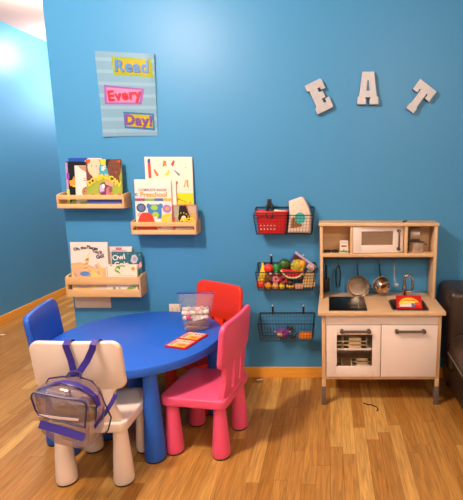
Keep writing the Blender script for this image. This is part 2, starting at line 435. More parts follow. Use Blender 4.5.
book('workbook', 'preschool workbook with coloured letters and a red shape, middle rack', .218, .315, .012, (-1.0555, -.0695, zb), 4, 'ECDCD0',
     [(rect(.0, .592, .27, .645), '9A4A78'), (rect(.27, .592, .53, .645), '86A85A'), (rect(.53, .592, .77, .645), '4A6A9E'), (rect(.77, .592, 1, .645), 'E8A84A'),
      (ell(.16, .465, .13, .085), '35486F'), (ell(.16, .465, .09, .058), '5A74A0'),
      (rect(.34, .26, .72, .53), '3F7CC0'), (ell(.52, .47, .10, .05), '9CC43C'), (ell(.55, .33, .10, .06), '9CC43C'), (ell(.36, .5, .05, .05), '3F7CC0'), (ell(.70, .5, .06, .05), '3F7CC0'), (ell(.54, .28, .06, .02), 'ECDCD0'),
      (ell(.87, .45, .12, .08), 'A878B0'), (ell(.87, .45, .05, .03), 'D8A83C'), ([(.86, .36), (1, .36), (1, .18), (.92, .13), (.78, .14), (.70, .22), (.72, .32)], 'F0C53C'), ([(.86, .29), (1, .31), (1, .25), (.86, .24)], 'E6B8A0'),
      (ell(.13, .33, .08, .045), 'D8A8B0'), (rect(.22, .32, .3, .34), 'C89A8A'), (rect(.42, .13, .5, .16), 'A0A8C8'), (rect(.6, .08, .7, .12), 'D8A0A8'),
      ([(.03, .0), (.62, .0), (.47, .32), (.38, .375), (.20, .375), (.12, .32), (.03, .15)], 'E5442F'), (rect(.01, .69, .09, .74), '5A70A0')],
     [('COMPLETE BOOK', .5, .80, .021, '8A7F88', 0, .0002), ('of', .06, .715, .016, 'F0F0F0', 0, .0003), ('Preschool', .52, .715, .040, 'E8A04A', 0, .0008)])
o = book('toy_box', 'small box printed with a big black letter, right end of middle rack', .142, .166, .034, (-.867, -.0695, zb), 2, '8A5A48',
     [(rect(0, 0, 1, 1), 'A88A78'), (rect(0, .0, .1, .95), 'B8483A'), (rect(.06, .55, .25, .92), '9AA08A'), (rect(.62, .7, .98, .95), 'C0A890'), (rect(.75, .3, .98, .72), 'C8A058'), ([(.5, 1), (.62, .98), (.72, .55), (.6, .5)], 'B83A3A'),
      ([(.30, .97), (.56, .97), (.84, .28), (.20, .28)], '17130F'), (ell(.46, .52, .10, .09), 'E0D4C4'), (ell(.22, .4, .05, .09), '6A7A88'), (rect(.85, .08, .98, .3), '5A3A34')] +
      [(ell(.42+.24*math.cos(a*.52+.3), .54+.17*math.sin(a*.52+.3), .028, .022, 8), 'D8C040') for a in range(12)],
     [('ABCD', .60, .46, .030, 'F0C824', 0, .002)], cat='box')
# --- rack 3
zb = .5815
book('picture_book', 'white picture book with pastel striped swirls, lowest rack', .226, .322, .011, (-1.4705, -.075, zb), 4.5, 'EFDDCE',
     [([(0, 0), (1, 0), (1, .52), (.75, .50), (.5, .56), (.25, .62), (0, .60)], 'DDB08E'), (rect(0, 0, 1, .08), '7FA6C8'), ([(0, .08), (1, .08), (1, .14), (0, .16)], 'E8D8C8')] +
     [(ring(.30, .42, .10+.075*k, .175+.075*k, 180, 395 if k > 3 else 360, .62), hx) for k, hx in enumerate(('E0B48A', 'C8A0A0', 'F0D26A', 'E6BE9A', 'C9A8A4', 'EAC77A'))] +
     [([(0, .50), (.3, .53), (.6, .44), (1, .46), (1, .50), (.6, .49), (.3, .58), (0, .55)], 'E8C070'), ([(.5, .42), (.95, .18), (1, .22), (.6, .46)], 'F0D070'),
      (ell(.36, .40, .13, .045), '5A8EC8'), ([(.30, .45), (.44, .45), (.50, .72), (.43, .72)], 'EACB6A'), ([(.31, .48), (.45, .50), (.455, .54), (.33, .52)], 'C89AA0'), ([(.345, .56), (.46, .58), (.47, .62), (.37, .60)], 'D8A070'),
      ([(.39, .65), (.485, .66), (.49, .69), (.41, .68)], 'A85A4A'), ([(.45, .74), (.51, .76), (.56, .86), (.50, .78)], 'EACB6A')],
     [('Oh,', .18, .872, .026, '2F3348', 10, .0010), ('the', .36, .895, .024, '2F3348', 4, .0010), ('Places', .60, .895, .028, '2F3348', -10, .0010), ("You'll", .72, .815, .026, '2F3348', -12, .0010), ('Go!', .80, .73, .032, '2F3348', 14, .0014)])
book('picture_book', 'thin white book between the striped and green books, lowest rack', .150, .288, .012, (-1.300, -.030, zb), 2.5, 'E6D8CC', [(rect(.35, .93, .6, .985), 'C86A7A'), (rect(.2, .9, .8, .93), 'C8A8B0')])
book('picture_book', 'dark teal book with white lettering, right side of lowest rack', .185, .258, .010, (-1.253, -.0445, zb), 3, '2D6A78',
     [([(.62, .78), (.68, .92), (.80, .94), (.88, .84), (.82, .74), (.7, .72)], 'C8C0CC'), (ell(.76, .83, .06, .05), '9AA0B8'), ([(.8, .62), (.97, .78), (1, .66), (.86, .56)], 'D8A0A8'), (ell(.2, .96, .012, .008), 'E8E0E0'), (ell(.55, .96, .012, .008), 'E8E0E0'), (ell(.93, .93, .012, .01), 'E8E0E0'), (ell(.6, .64, .015, .012), 'E8A0A0')],
     [('Owl', .24, .87, .046, 'EDE4DA', 8, .0012), ('Coin', .32, .70, .046, 'EDE4DA', 4, .0012)])
book('board_book', 'small thick cream book with green leaf, front right of lowest rack', .190, .185, .020, (-1.275, -.0765, zb), 4, 'EEE2CC',
     [([(.15, .98), (.10, 1), (.2, 1), (.22, .93)], '7FA03C'), ([(.28, .82), (.45, .95), (.60, .93), (.66, .97), (.52, .99), (.35, .96)], '86A83E'), ([(.28, .86), (.42, .80), (.48, .68), (.40, .72), (.30, .78)], '8FB04A'), ([(.38, .96), (.48, .94), (.46, .84), (.4, .86)], '75983A'),
      (ell(.88, .87, .065, .065), 'E8A22E'), (rect(.30, .64, .92, .655), 'C8B8A0'), (rect(.03, .55, .06, .95), 'C8B8A0'), (rect(.2, .05, .3, .26), '9AA07A'), (rect(.36, .05, .46, .26), 'C8B8A8'), ([(.6, .1), (.95, .24), (.95, .3), (.7, .26)], '86A83E')])
tag(B().box(-.1135, .1135, -.002, .002, -.09, .075, mat('E6D3C4', .7), .0008).done('paper_board', None, 0), 'pale paper board hanging down below the lowest rack', 'paper').location = (-1.506, -.003, .562)

# ------------------------------------------------------------------ poster
b = B()
P0 = [(-1.346, 1.530), (-1.024, 1.537), (-1.011, 1.995), (-1.357, 2.012)]
def pm(u, v):
    a, c, d, e = P0
    x = (1-v)*((1-u)*a[0]+u*c[0])+v*((1-u)*e[0]+u*d[0]); z = (1-v)*((1-u)*a[1]+u*c[1])+v*((1-u)*e[1]+u*d[1])
    return x, z
def pw(u, v):  # how far the sheet stands off the wall: loose lower left and right edge
    return .004+.010*max(0, (.25-u)*4)*max(0, (.3-v)/.3)+.012*max(0, (u-.85)/.15)**2*max(0, v-.2)
def pmesh(b, pts, d, m, sub=1):
    t = bmesh.new(); t.faces.new([t.verts.new((u, v, 0)) for u, v in pts])
    if sub > 1:
        for ax in (0, 1):
            for k in range(1, sub):
                no = (1, 0, 0) if ax == 0 else (0, 1, 0); co = (k/sub, 0, 0) if ax == 0 else (0, k/sub, 0)
                bmesh.ops.bisect_plane(t, geom=t.verts[:]+t.edges[:]+t.faces[:], plane_co=co, plane_no=no)
    for v in t.verts:
        u, w = v.co.x, v.co.y; x, z = pm(u, w); v.co = (x, -pw(u, w)-d, z)
    return b.merge(t, m)
po = thing('poster', 'pale blue poster with three coloured word panels, top left of the wall', 'poster', (-1.185, 0, 1.53))
def rel(o, p): o.parent = p; o.matrix_parent_inverse = p.matrix_basis.inverted(); return o
pmesh(b, rect(0, 0, 1, 1), 0, mat('7399AF', .25), 12)
rel(b.done('sheet', None, 0), po)
b = B()
for k in range(7): pmesh(b, rect(0, .05+.14*k, 1, .09+.14*k), .0004, mat('80A4B8', .25), 12)
rel(b.done('stripes', None, 0), po)
for q1, c1, q2, c2, body, u, v, sz, hx, sh, rot in (
    ([(.28, .735), (.97, .715), (.945, .935), (.27, .945)], '8A9A1C', [(.32, .76), (.93, .745), (.91, .915), (.31, .92)], 'A3960F', 'Read', .60, .835, .092, '3F78B5', '2A3040', -2),
    ([(.08, .385), (.74, .385), (.80, .58), (.10, .615)], '8F5BA0', [(.13, .41), (.70, .41), (.74, .56), (.14, .585)], 'BC7CA6', 'Every', .435, .495, .080, 'D22234', '6A2030', 4),
    ([(.40, .10), (.955, .065), (.945, .275), (.40, .30)], '2A6F9E', [(.43, .125), (.92, .095), (.91, .255), (.43, .275)], 'A89A12', 'Day!', .66, .19, .082, '74408C', '3A2050', -4)):
    b = B(); pmesh(b, q1, .0008, mat(c1, .25), 8); pmesh(b, q2, .0012, mat(c2, .25), 8)
    wp = rel(b.done('word_panel', None, 0), po)
    x, z = pm(u, v)
    b = B()
    b.text(body, sz, mat(sh, .3), XZ @ T(x+.002, z-.002, .0065) @ R('Z', rot), .0028, .0002, 0, 1.10)
    b.text(body, sz, mat(hx, .3), XZ @ T(x, z, .0075) @ R('Z', rot), .0024, .0002, 0, 1.10)
    l = b.done('lettering', None, 0); l.parent = wp; l.matrix_parent_inverse = Matrix()

# ------------------------------------------------------------------ EAT letters
LW = mat('AEADB0', .4, .25, .2, 70, .16); LS = mat('3A3230', .5)
E_ = [(0, 0), (.62, 0), (.66, .06), (.66, .36), (.49, .36), (.49, .25), (.39, .25), (.39, .39), (.53, .39), (.53, .62), (.39, .62), (.39, .75), (.49, .75), (.49, .66), (.66, .66), (.66, .95), (.62, 1), (0, 1), (0, .80), (.08, .78), (.08, .22), (0, .20)]
A_ = [(0, 0), (.30, 0), (.30, .15), (.28, .17), (.28, .22), (.44, .22), (.44, .17), (.42, .15), (.42, 0), (.72, 0), (.72, .22), (.66, .25), (.56, 1), (.16, 1), (.06, .25), (0, .22)]
T_ = [(.19, 0), (.53, 0), (.53, .18), (.49, .22), (.49, .74), (.54, .74), (.54, .60), (.74, .60), (.74, 1), (-.02, 1), (-.02, .60), (.18, .60), (.18, .74), (.23, .74), (.23, .22), (.19, .18)]
def letter(nm, pts, px, pz, h, rot, wsc, label):
    cx = (max(p[0] for p in pts)+min(p[0] for p in pts))/2
    q = [((p[0]-cx)*h*wsc, (p[1]-.5)*h) for p in pts]
    r = thing('wall_letter', label, 'letter', (px, 0, pz), (0, 0, 0), 'metal wall letters')
    b = B(); b.prism(q, .002, .026, LS, XZ @ R('Z', rot)); b.done('side_edge', r, 0)
    b = B(); b.prism(q, .0261, .0275, LW, XZ @ R('Z', rot), .0004)
    b.done('face_plate', r, 0)
    if nm == 'A':
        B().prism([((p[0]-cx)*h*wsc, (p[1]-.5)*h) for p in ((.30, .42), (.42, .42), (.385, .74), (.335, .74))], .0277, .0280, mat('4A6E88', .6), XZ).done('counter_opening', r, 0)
letter('E', E_, -.063, 1.757, .176, 25, .90, 'leftmost silver grey letter on the blue wall, an E tilted to the left')
letter('A', A_, .220, 1.803, .181, 0, .94, 'middle silver grey letter on the wall, an upright A')
letter('T', T_, .518, 1.748, .176, -36, .90, 'rightmost silver grey letter on the wall, a T tilted to the right')

# ------------------------------------------------------------------ wire baskets
WIRE = mat('15120F', .45, .3); IRON = mat('1B1715', .4, .3)
def basket(label, x0, x1, zb, D=.110, HB=.155, HF=.115):
    W = x1-x0
    r = thing('wire_basket', label, 'basket', (x0, 0, zb), (0, 0, 0), 'black wire baskets on the wall')
    y0, y1 = -D, -.008; i = .014   # the basket narrows slightly to its bottom
    tb = [(0, y1, HB), (W, y1, HB), (W, y0, HF), (0, y0, HF)]; bb = [(i, y1, 0), (W-i, y1, 0), (W-i, y0+.012, 0), (i, y0+.012, 0)]
    b = B(); b.tube(tb, .0030, WIRE, 6, True); b.tube(bb, .0020, WIRE, 6, True)
    for p, q in zip(tb, bb): b.tube([p, q], .0026, WIRE, 6)
    b.done('frame', r)
    b = B(); L = lambda p, q, s: tuple(p[k]+(q[k]-p[k])*s for k in range(3))
    nx, ny, nz = 18, 5, 6; w = .00075
    for k in range(1, nx):
        s = k/nx
        b.tube([L(tb[3], tb[2], s), L(bb[3], bb[2], s), L(bb[0], bb[1], s), L(tb[0], tb[1], s)], w, WIRE, 4)
    for k in range(1, ny):
        s = k/ny
        b.tube([L(tb[0], tb[3], s), L(bb[0], bb[3], s), L(bb[1], bb[2], s), L(tb[1], tb[2], s)], w, WIRE, 4)
    for k in range(1, nz):
        s = k/nz
        b.tube([L(bb[j], tb[j], s) for j in range(4)], w, WIRE, 4, True)
    b.done('wire_grid', r)
    for s in (.235, .80):
        b = B(); xx = W*s
        b.tube([(xx, -.0045, HB+.042), (xx, -.0045, HB+.004), (xx, -.011, HB-.006), (xx, -.017, HB+.008)], .0035, IRON, 6)
        b.box(xx-.006, xx+.006, -.004, -.0005, HB+.0, HB+.045, IRON, .001)
        h = b.done('hook', r)
        B().sph(xx, -.006, HB+.046, .006, mat('D8CFC6', .3)).done('pin', h)
basket('topmost wire basket, holding a red toy basket and a white bag', -.452, -.096, .958)
basket('middle wire basket, heaped with toy food', -.450, -.094, .612)
basket('lowest wire basket, nearly empty with a purple toy', -.446, -.100, .286)

# toy shopping basket
tk = thing('toy_shopping_basket', 'red plastic toy shopping basket with black handles in the top wire basket', 'basket', (-.349, -.060, .963))
RED = mat('C3131B', .4)
b = B()
w0, w1, d0, d1, h = .080, .094, .033, .040, .128
def hexa(b, lo, hi, z0, z1, m):
    t = bmesh.new()
    a = [t.verts.new((x, y, z0)) for x, y in lo]; c = [t.verts.new((x, y, z1)) for x, y in hi]
    n = len(a)
    for k in range(n): t.faces.new((a[k], a[(k+1) % n], c[(k+1) % n], c[k]))
    t.faces.new(a)
    bmesh.ops.recalc_face_normals(t, faces=t.faces[:])
    bmesh.ops.solidify(t, geom=t.faces[:], thickness=.003)
    b.merge(t, m)
hexa(b, rrect(2*w0, 2*d0, .014, 4), rrect(2*w1, 2*d1, .016, 4), 0, h, RED)
b.tube([(x, y, h) for x, y in rrect(2*w1+.004, 2*d1+.004, .016, 4)], .005, RED, 8, True)
b.done('basket_body', tk)
b = B(); sl = mat('F0C8BC', .5)
for j in range(2):
    for k in range(5):
        x = -.062+k*.020; z = .048-j*.022
        yy = -(d0+(d1-d0)*z/h)-.0012
        b.box(x-.0038, x+.0038, yy-.002, yy+.001, z-.004, z+.004, sl)
b.done('side_slots', tk, 0)
bk = mat('14110F', .45)
for s in (-1, 1):
    b = B()
    b.tube([(-.020, s*.037, .090), (-.030, s*.036, .118), (-.026, s*.012, .165), (-.012, s*.010, .195), (.000, s*.012, .165), (.010, s*.036, .118), (.004, s*.037, .090)], .0055, bk, 8)
    b.box(-.026, -.002, s*.009-.006, s*.009+.006, .15, .203, bk, .004)
    b.done('handle', tk)
tag(B().prism([(-.030, -.005), (.055, -.002), (.060, .014), (.02, .018), (-.01, .024), (-.028, .012)], -.012, .012, mat('E8D8B8', .6), XZ, .003).done('toy_carton'), 'cream toy packet peeking out of the red toy basket', 'toy').location = (-.320, -.060, 1.080)
tag(B().box(-.038, .038, -.02, .02, -.012, .012, mat('2A1A14', .6), .005).done('toy_packet'), 'dark toy packet at the left inside the red toy basket', 'toy').location = (-.396, -.060, 1.078)

# white bag with ice cream print
bg = thing('gift_bag', 'white bag with teal and brown print, right in the top wire basket', 'bag', (-.184, -.060, .963))
b = B(); CL = mat('E4CDB9', .75, 0, .3, 30)
b.prism([(-.070, .002), (.066, .0), (.072, .10), (.060, .150), (.028, .212), (.010, .216), (-.062, .190), (-.058, .10)], -.030, .030, CL, XZ, .014, 3)
b.done('bag_body', bg)
b = B(); d = .0304
b.poly([(-.052, .030), (-.046, .086), (-.030, .095), (.020, .048), (.012, .040)], d, mat('8A5730', .7), XZ)
for k in range(4): b.poly([(-.05+.016*k, .035+.002*k), (-.047+.016*k, .033), (-.036+.013*k, .085-.010*k), (-.040+.013*k, .088-.010*k)], d+.0003, mat('B07A48', .7), XZ)
b.poly(ell(.006, .092, .032, .034), d+.0006, mat('3FB5AE', .6), XZ)
for u, v, r, hx in ((-.035, .165, .003, 'D88A8A'), (-.01, .15, .0025, 'E0A08A'), (.02, .17, .003, 'D8A0A0'), (.012, .138, .004, 'E08A7A'), (-.03, .135, .0025, '9AC0B8'), (.04, .15, .0025, 'E0A08A'), (.045, .12, .003, 'D88A8A'), (.0, .19, .003, 'C89AA0')):
    b.poly(ell(u, v, r, r, 10), d+.0003, mat(hx, .7), XZ)
b.done('print', bg, 0)

# toy food heap in the middle wire basket
G = 'toy food in the middle wire basket'
def toy(nm, lab, b, x, y, z, cat='toy food', rot=(0, 0, 0)):
    o = b.done(nm); o.location = (x, y+.014, z); o.rotation_euler = [math.radians(a) for a in rot]
    if cat == 'toy food': o.scale = (1.14, 1.0, 1.16)
    return tag(o, lab, cat, G)
def ball(nm, lab, hx, x, y, z, r, sy=1., sz=1., stem=None, cat='toy food'):
    b = B().sph(0, 0, 0, r, mat(hx, .35, 0, .1, 60), r*sy, r*sz, 16)
    if stem: b.tube([(0, 0, r*sz*.85), (r*.12, 0, r*sz*1.2)], r*.10, mat(stem, .6), 6)
    return toy(nm, lab, b, x, y, z, cat)
zb2 = .617
b = B(); n = 12
b.tube([(-.012+.016*math.sin(PI*k/n*.9), 0, -.066+.132*k/n+.0) for k in range(n+1)], [.006, .012, .016, .018, .019, .0195, .0195, .019, .017, .014, .010, .006, .0045], mat('F0CB1C', .4), 10)
toy('toy_banana', 'yellow toy banana standing at the left end of the middle wire basket', b, -.418, -.072, .700, rot=(0, 8, 0))
ball('toy_tomato', 'bright red toy tomato near the banana on top of the food heap', 'D92E1E', -.377, -.075, .741, .0265, 1, .92, '3F7A2E')
b = B()
for k in range(4): b.sph(.010*math.cos(k*PI/2), .010*math.sin(k*PI/2), 0, .0125, mat('2F8A3A', .35), rz=.023)
b.tube([(0, 0, .02), (.003, 0, .033)], .003, mat('24602A', .6), 6)
toy('toy_pepper', 'green toy pepper between the tomato and the avocado', b, -.3265, -.070, .742)
ball('toy_avocado', 'large dark green toy avocado on top of the heap', '2F5A22', -.279, -.080, .770, .033, .85, .86)
b = B().sph(0, 0, 0, .040, mat('A89A22', .5, 0, .6, 45, .25), .032, .036, 20)
for k in range(9): b.sph(.030*math.cos(k*.7), -.018+.004*math.sin(k*3), .026*math.sin(k*.7), .009, mat('B7A82C', .5))
b.sph(.024, -.012, .014, .020, mat('F09A1E', .4), .020, .020)
toy('toy_pineapple', 'yellow green toy pineapple with an orange patch on top of the heap', b, -.197, -.079, .758)
b = B(); pr = arc(0, .03, .062, 200, 340, 16)
def slab(b, pts, y0, y1, m): b.prism(pts, y0, y1, m, XZ, .0015)
slab(b, arc(0, .055, .072, 205, 335, 16), -.012, .012, mat('2F6B2A', .4)); slab(b, arc(0, .057, .070, 206, 334, 16), -.0125, .0125, mat('EFE0B0', .4)); slab(b, arc(0, .060, .064, 206, 334, 16), -.013, .013, mat('D42B33', .4))
for k in range(5): b.sph(-.03+.015*k, -.0131, .012-.006*(2-abs(k-2))/2, .0022, mat('2A1512', .4), .001)
toy('toy_watermelon', 'red toy watermelon slice lying across the middle of the heap', b, -.232, -.1035, .700, rot=(0, 5, 0))
ball('toy_apple', 'orange red toy apple at the bottom left of the heap', 'E24A1E', -.427, -.088, .643, .0235, 1, .95, '5A3A1E')
ball('toy_orange', 'round orange toy fruit third along the basket bottom, right of the apple', 'EE9A1C', -.380, -.090, .636, .0185)
ball('toy_peach', 'pale orange toy peach at the bottom beside the orange', 'E8A850', -.336, -.090, .635, .0185)
ball('toy_lemon', 'yellow toy lemon at the bottom centre of the heap', 'EDC41C', -.296, -.090, .633, .0155, 1, 1.1)
def donut(R0, r, hx):
    return B().tube([(R0*math.cos(2*PI*k/18), 0, R0*math.sin(2*PI*k/18)) for k in range(18)], r, mat(hx, .4), 8, True)
toy('toy_donut', 'pink toy donut in the middle of the heap', donut(.013, .0085, 'DE7C8A'), -.332, -.093, .676)
toy('toy_onion_ring', 'dark red toy ring right of the pink donut', donut(.015, .0085, 'B02A22'), -.286, -.094, .674)
ball('toy_bread_roll', 'brown toy bread roll under the tomato', '7A4A2C', -.376, -.086, .684, .019, 1, 1.1)
ball('toy_potato', 'tan toy potato between the banana and the bread roll', 'B8764A', -.408, -.062, .690, .016, 1, 1.3)
ball('toy_meat', 'dark brown toy meat piece below the watermelon slice', '4A2018', -.243, -.092, .655, .022, .8, .75)
b = B().sph(0, 0, 0, .024, mat('EFC73A', .5, 0, .8, 160), .014, .014, 14)
toy('toy_corn', 'short yellow toy corn cob on the basket bottom below the meat', b, -.243, -.088, .634, rot=(0, 0, 8))
ball('toy_egg', 'tiny white toy egg under the tomato', 'EEE4D8', -.361, -.106, .716, .0075)
ball('toy_mushroom', 'tiny white toy mushroom cap under the green pepper', 'E8D8C4', -.328, -.106, .719, .008)
b = B()
for k in range(-2, 3): b.tube([(.012*k-.008, 0, -.036), (.012*k+.004, 0, .040)], .0045, mat('D9B878', .6), 6)
for k in range(-2, 3): b.tube([(-.032+abs(k)*.003, 0, .015*k), (.032, 0, .015*k+.004)], .0045, mat('CFA868', .6), 6)
toy('toy_waffle', 'tan lattice toy waffle at the right end of the heap', b, -.130, -.094, .668)
b = B().prism(rrect(.042, .026, .005), -.010, .010, mat('D8A88A', .6), XZ, .003)
toy('toy_cracker', 'flat tan toy cracker on the basket bottom left of the waffle', b, -.190, -.092, .634)
mz = thing('magazine', 'blue and white magazine stuck slantwise behind the toy food', 'magazine', (-.186, -.0200, .742), (0, 0, 0))
b = B(); b.box(-.080, .080, -.003, .003, -.072, .066, mat('3F5290', .3), 0, 2, R('Y', 37)); b.done('cover', mz, 0)
b = B(); Mz = R('Y', 37) @ XZ
for q, (pts, hx) in enumerate(((rect(-.079, .050, .079, .0655), 'B9A8C0'), (rect(-.07, .018, -.02, .046), '5A2A20'), (rect(.030, .020, .078, .049), 'D8C8C0'), (rect(.05, -.01, .078, .016), 'E0D0C0'), (rect(.045, -.066, .078, -.03), 'B8B0CC'), (rect(-.01, -.05, .04, -.01), '2A3A78'), (ell(.065, .035, .008, .010), 'D88A5A'), (rect(.03, -.03, .07, -.014), 'E8E0EC'))):
    b.poly(pts, .0033+.0001*q, mat(hx, .3), Mz)
b.done('cover_print', mz, 0)
G = 'toy food in the middle wire basket'
ball('toy_olive', 'olive green toy fruit half hidden left of the watermelon slice', '6F7A24', -.283, -.060, .722, .019, 1, .8)
ball('toy_sausage', 'reddish brown toy sausage under the green pepper', '8A3A2A', -.316, -.070, .700, .014, 1, 1.3)
ball('toy_nut', 'dark brown toy nut between the bread roll and the pink donut', '5A2C1C', -.352, -.062, .690, .018, 1, 1.2)
ball('toy_cookie', 'brown toy cookie behind the watermelon slice, below the yellow green pineapple', '8A5030', -.262, -.060, .715, .020, .7, 1)
ball('toy_plum', 'deep purple toy plum behind the waffle', '4A2A50', -.178, -.066, .678, .018)
ball('toy_biscuit', 'light tan toy biscuit at the bottom right corner of the middle basket', 'DDBB88', -.120, -.070, .633, .014)

# lowest basket toys
G = 'toys in the lowest wire basket'
b = B().sph(0, 0, 0, .045, mat('8A3A9A', .4), .028, .032, 18)
b.sph(-.012, -.016, -.002, .024, mat('C8B44A', .4), .016, .015)
for s in (-1, 1): b.sph(s*.040, -.004, .008, .012, mat('8A3A9A', .4)).sph(s*.046, -.010, .012, .005, mat('E8C0D8', .4))
b.sph(.01, -.02, .022, .012, mat('7A2F8A', .4))
toy('plastic_toy', 'purple toy with a yellow patch in the lowest wire basket', b, -.300, -.072, .322, 'toy')
b = B().sph(0, 0, 0, .015, mat('3A2430', .4)).sph(.018, 0, .007, .010, mat('4A2A3A', .4)).sph(-.008, 0, .016, .008, mat('2A1A24', .4))
toy('plastic_toy', 'small dark maroon toy just behind the purple toy', b, -.262, -.028, .335, 'toy')
b = B().sph(0, 0, 0, .014, mat('2A2A34', .4)).sph(.014, 0, .016, .010, mat('39424E', .4)).sph(-.014, 0, .012, .009, mat('2A3A58', .4)).sph(.022, 0, .0, .011, mat('6A6A70', .4))
toy('plastic_toy', 'small dark grey lumpy toy between the purple and orange toys', b, -.225, -.085, .306, 'toy')
b = B().prism(rrect(.080, .036, .006), -.016, .016, mat('E8821C', .4), XZ, .004)
for k in range(4): b.lathe([(0, 0), (.007, 0), (.007, .006), (0, .006)], mat('E8821C', .4), 14, T(-.029+.0195*k, 0, .017))
toy('toy_block', 'orange studded toy block at the right of the lowest wire basket', b, -.152, -.085, .313, 'toy')

# ------------------------------------------------------------------ play kitchen
BIR = wood('D3AC7E', 'E0BC90', 'X', .5); BIRZ = wood('D3AC7E', 'E0BC90', 'Z', .5); BIRY = wood('C9A27A', 'D8B48C', 'Y', .5)
WHT = mat('EADBD0', .4); GREY = mat('6E625A', .45, .2); STEEL = mat('B9A898', .25, 1.); DSTEEL = mat('6A5E58', .35, .8); BLK = mat('100D0C', .4)
CHR = mat('B0A8A0', .18, 1.)
k = thing('play_kitchen', 'wooden toy kitchen with white doors, cooktop, sink and microwave', 'play kitchen', (0, 0, 0))
Z0, Z1 = .550, .572
SX0, SX1, SY0, SY1 = .352, .546, -.372, -.172
b = B()
b.box(-.066, SX0, -.402, -.002, Z0, Z1, BIR, .003).box(SX1, .637, -.402, -.002, Z0, Z1, BIR, .003)
b.box(SX0-.004, SX1+.004, -.402, SY0, Z0, Z1, BIR, .003).box(SX0-.004, SX1+.004, SY1, -.002, Z0, Z1, BIR, .003)
b.done('countertop', k)
b = B(); SK = mat('5A463C', .4, .3)
hexa(b, rrect(.165, .165, .03, 4, .449, -.272), rrect(SX1-SX0, SY1-SY0, .03, 4, .449, -.272), .512, Z1-.001, SK)
b.tube([(x, y, Z1+.0005) for x, y in rrect(SX1-SX0+.006, SY1-SY0+.006, .032, 5, .449, -.272)], .0042, SK, 6, True)
b.done('sink_basin', k)
c = B().prism(rrect(.212, .270, .004, 3, .100, -.246), Z1+.0005, Z1+.005, mat('0B0A0A', .3, 0, 0, 40, 0, .25), None, .001).done('cooktop', k)
b = B()
for x, y, r in ((.062, -.19, .042), (.145, -.29, .036)):
    b.prism(arc(x, y, r, 0, 359, 30)+arc(x, y, r-.002, 359, 0, 30), Z1+.0052, Z1+.0055, mat('4A4340', .4))
b.box(.115, .205, -.3325, -.3305, Z1+.0052, Z1+.0056, mat('CFC4B8', .4)).box(.161, .163, -.36, -.22, Z1+.0052, Z1+.0056, mat('CFC4B8', .4))  # pale cross: pan reflection painted onto the glass beside the printed rings
b.done('cooktop_print_and_glint', c, 0)
for xa, xb, nm in ((-.046, -.024, 'side_panel'), (.602, .624, 'side_panel')):
    b = B(); b.box(xa, xb, -.362, -.016, .158, Z0, BIRZ, .002)
    for ya, yb in ((-.362, -.337), (-.045, -.020)): b.box(xa, xb, ya, yb, .112, .16, BIRZ, .001)
    b.done(nm, k)
    for ya, yb in ((-.364, -.335), (-.047, -.018)):
        B().box(xa-.002, xb+.002, ya, yb, 0, .114, GREY, .002).done('leg', k)
B().box(-.024, .602, -.362, -.016, .158, .177, BIR, .0015).done('bottom_panel', k)
B().box(-.024, .602, -.024, -.016, .177, Z0, WHT).done('back_panel', k)
B().box(-.024, .602, -.366, -.352, .488, Z0, WHT, .0015).done('fascia', k)
B().box(.281, .293, -.350, -.024, .177, Z0-.001, WHT).done('divider', k)
B().box(-.024, .281, -.335, -.024, .322, .334, WHT, .001).done('inner_shelf', k)
def frame_door(b, x0, x1, z0, z1, hx0, hx1, hz0, hz1, ya, yb, m):
    b.box(x0, hx0, ya, yb, z0, z1, m, .0008).box(hx1, x1, ya, yb, z0, z1, m, .0008)
    b.box(hx0-.001, hx1+.001, ya, yb, z0, hz0, m, .0008).box(hx0-.001, hx1+.001, ya, yb, hz1, z1, m, .0008)
def handle(parent, x0, x1, z, y, nm='handle'):
    b = B(); b.tube([(x0, y, z), (x1, y, z)], .0075, DSTEEL, 10)
    for x in (x0, x1):
        b.tube([(x, y+.020, z), (x, y-.004, z)], .0115, DSTEEL, 14)
    b.done(nm, parent)
b = B(); frame_door(b, -.020, .284, .180, .484, .038, .238, .240, .430, -.374, -.358, WHT); d = b.done('door', k)
handle(d, .066, .216, .455, -.394)
B().box(.0365, .2395, -.3625, -.361, .2385, .4315, film('E8E0D8', .0, .05, .02)).done('window_pane', d, 0)
d = B().box(.288, .601, -.374, -.358, .180, .484, WHT, .0012).done('door', k)
handle(d, .372, .522, .455, -.394)
# upper unit
for xa, xb in ((-.060, -.042), (.615, .633)): B().box(xa, xb, -.142, -.003, Z1, 1.013, BIRZ, .0015).done('upright', k)
B().box(-.066, .640, -.150, -.002, 1.013, 1.032, BIR, .002).done('top_board', k)
B().box(-.042, .615, -.142, -.003, .828, .848, BIR, .0015).done('upper_shelf', k)
B().box(-.042, .615, -.009, -.003, .848, 1.013, BIR).done('upper_back_panel', k)
for xa, xb in ((.120, .134), (.440, .458)): B().box(xa, xb, -.140, -.009, .848, 1.013, BIRZ, .001).done('divider', k)
b = B(); frame_door(b, 0, .302, .0, .158, .050, .240, .045, .128, -.006, .006, WHT)
d = b.done('microwave_door', k); d.location = (.136, -.133, .851); d.rotation_euler.z = math.radians(6)
B().box(.049, .241, -.001, .001, .044, .129, film('B89878', .30, .2, .06)).done('window_pane', d, 0)
b = B(); b.tube([(.272, -.020, .022), (.272, -.030, .040), (.272, -.031, .075), (.272, -.030, .110), (.272, -.020, .130)], .0055, DSTEEL, 8)
for z in (.022, .130): b.tube([(.272, -.006, z), (.272, -.024, z)], .010, DSTEEL, 14)
b.done('handle', d)
B().tube([(-.042, -.062, .800), (.615, -.062, .800)], .004, DSTEEL, 8).done('hanging_rail', k)
HK = [-.024, .049, .165, .300, .392]
for x in HK:
    B().tube([(x, -.062, .8045), (x, -.067, .800), (x, -.066, .785), (x, -.066, .772), (x, -.072, .764), (x, -.080, .766), (x, -.082, .774)], .002, DSTEEL, 6).done('hook', k)
b = B()
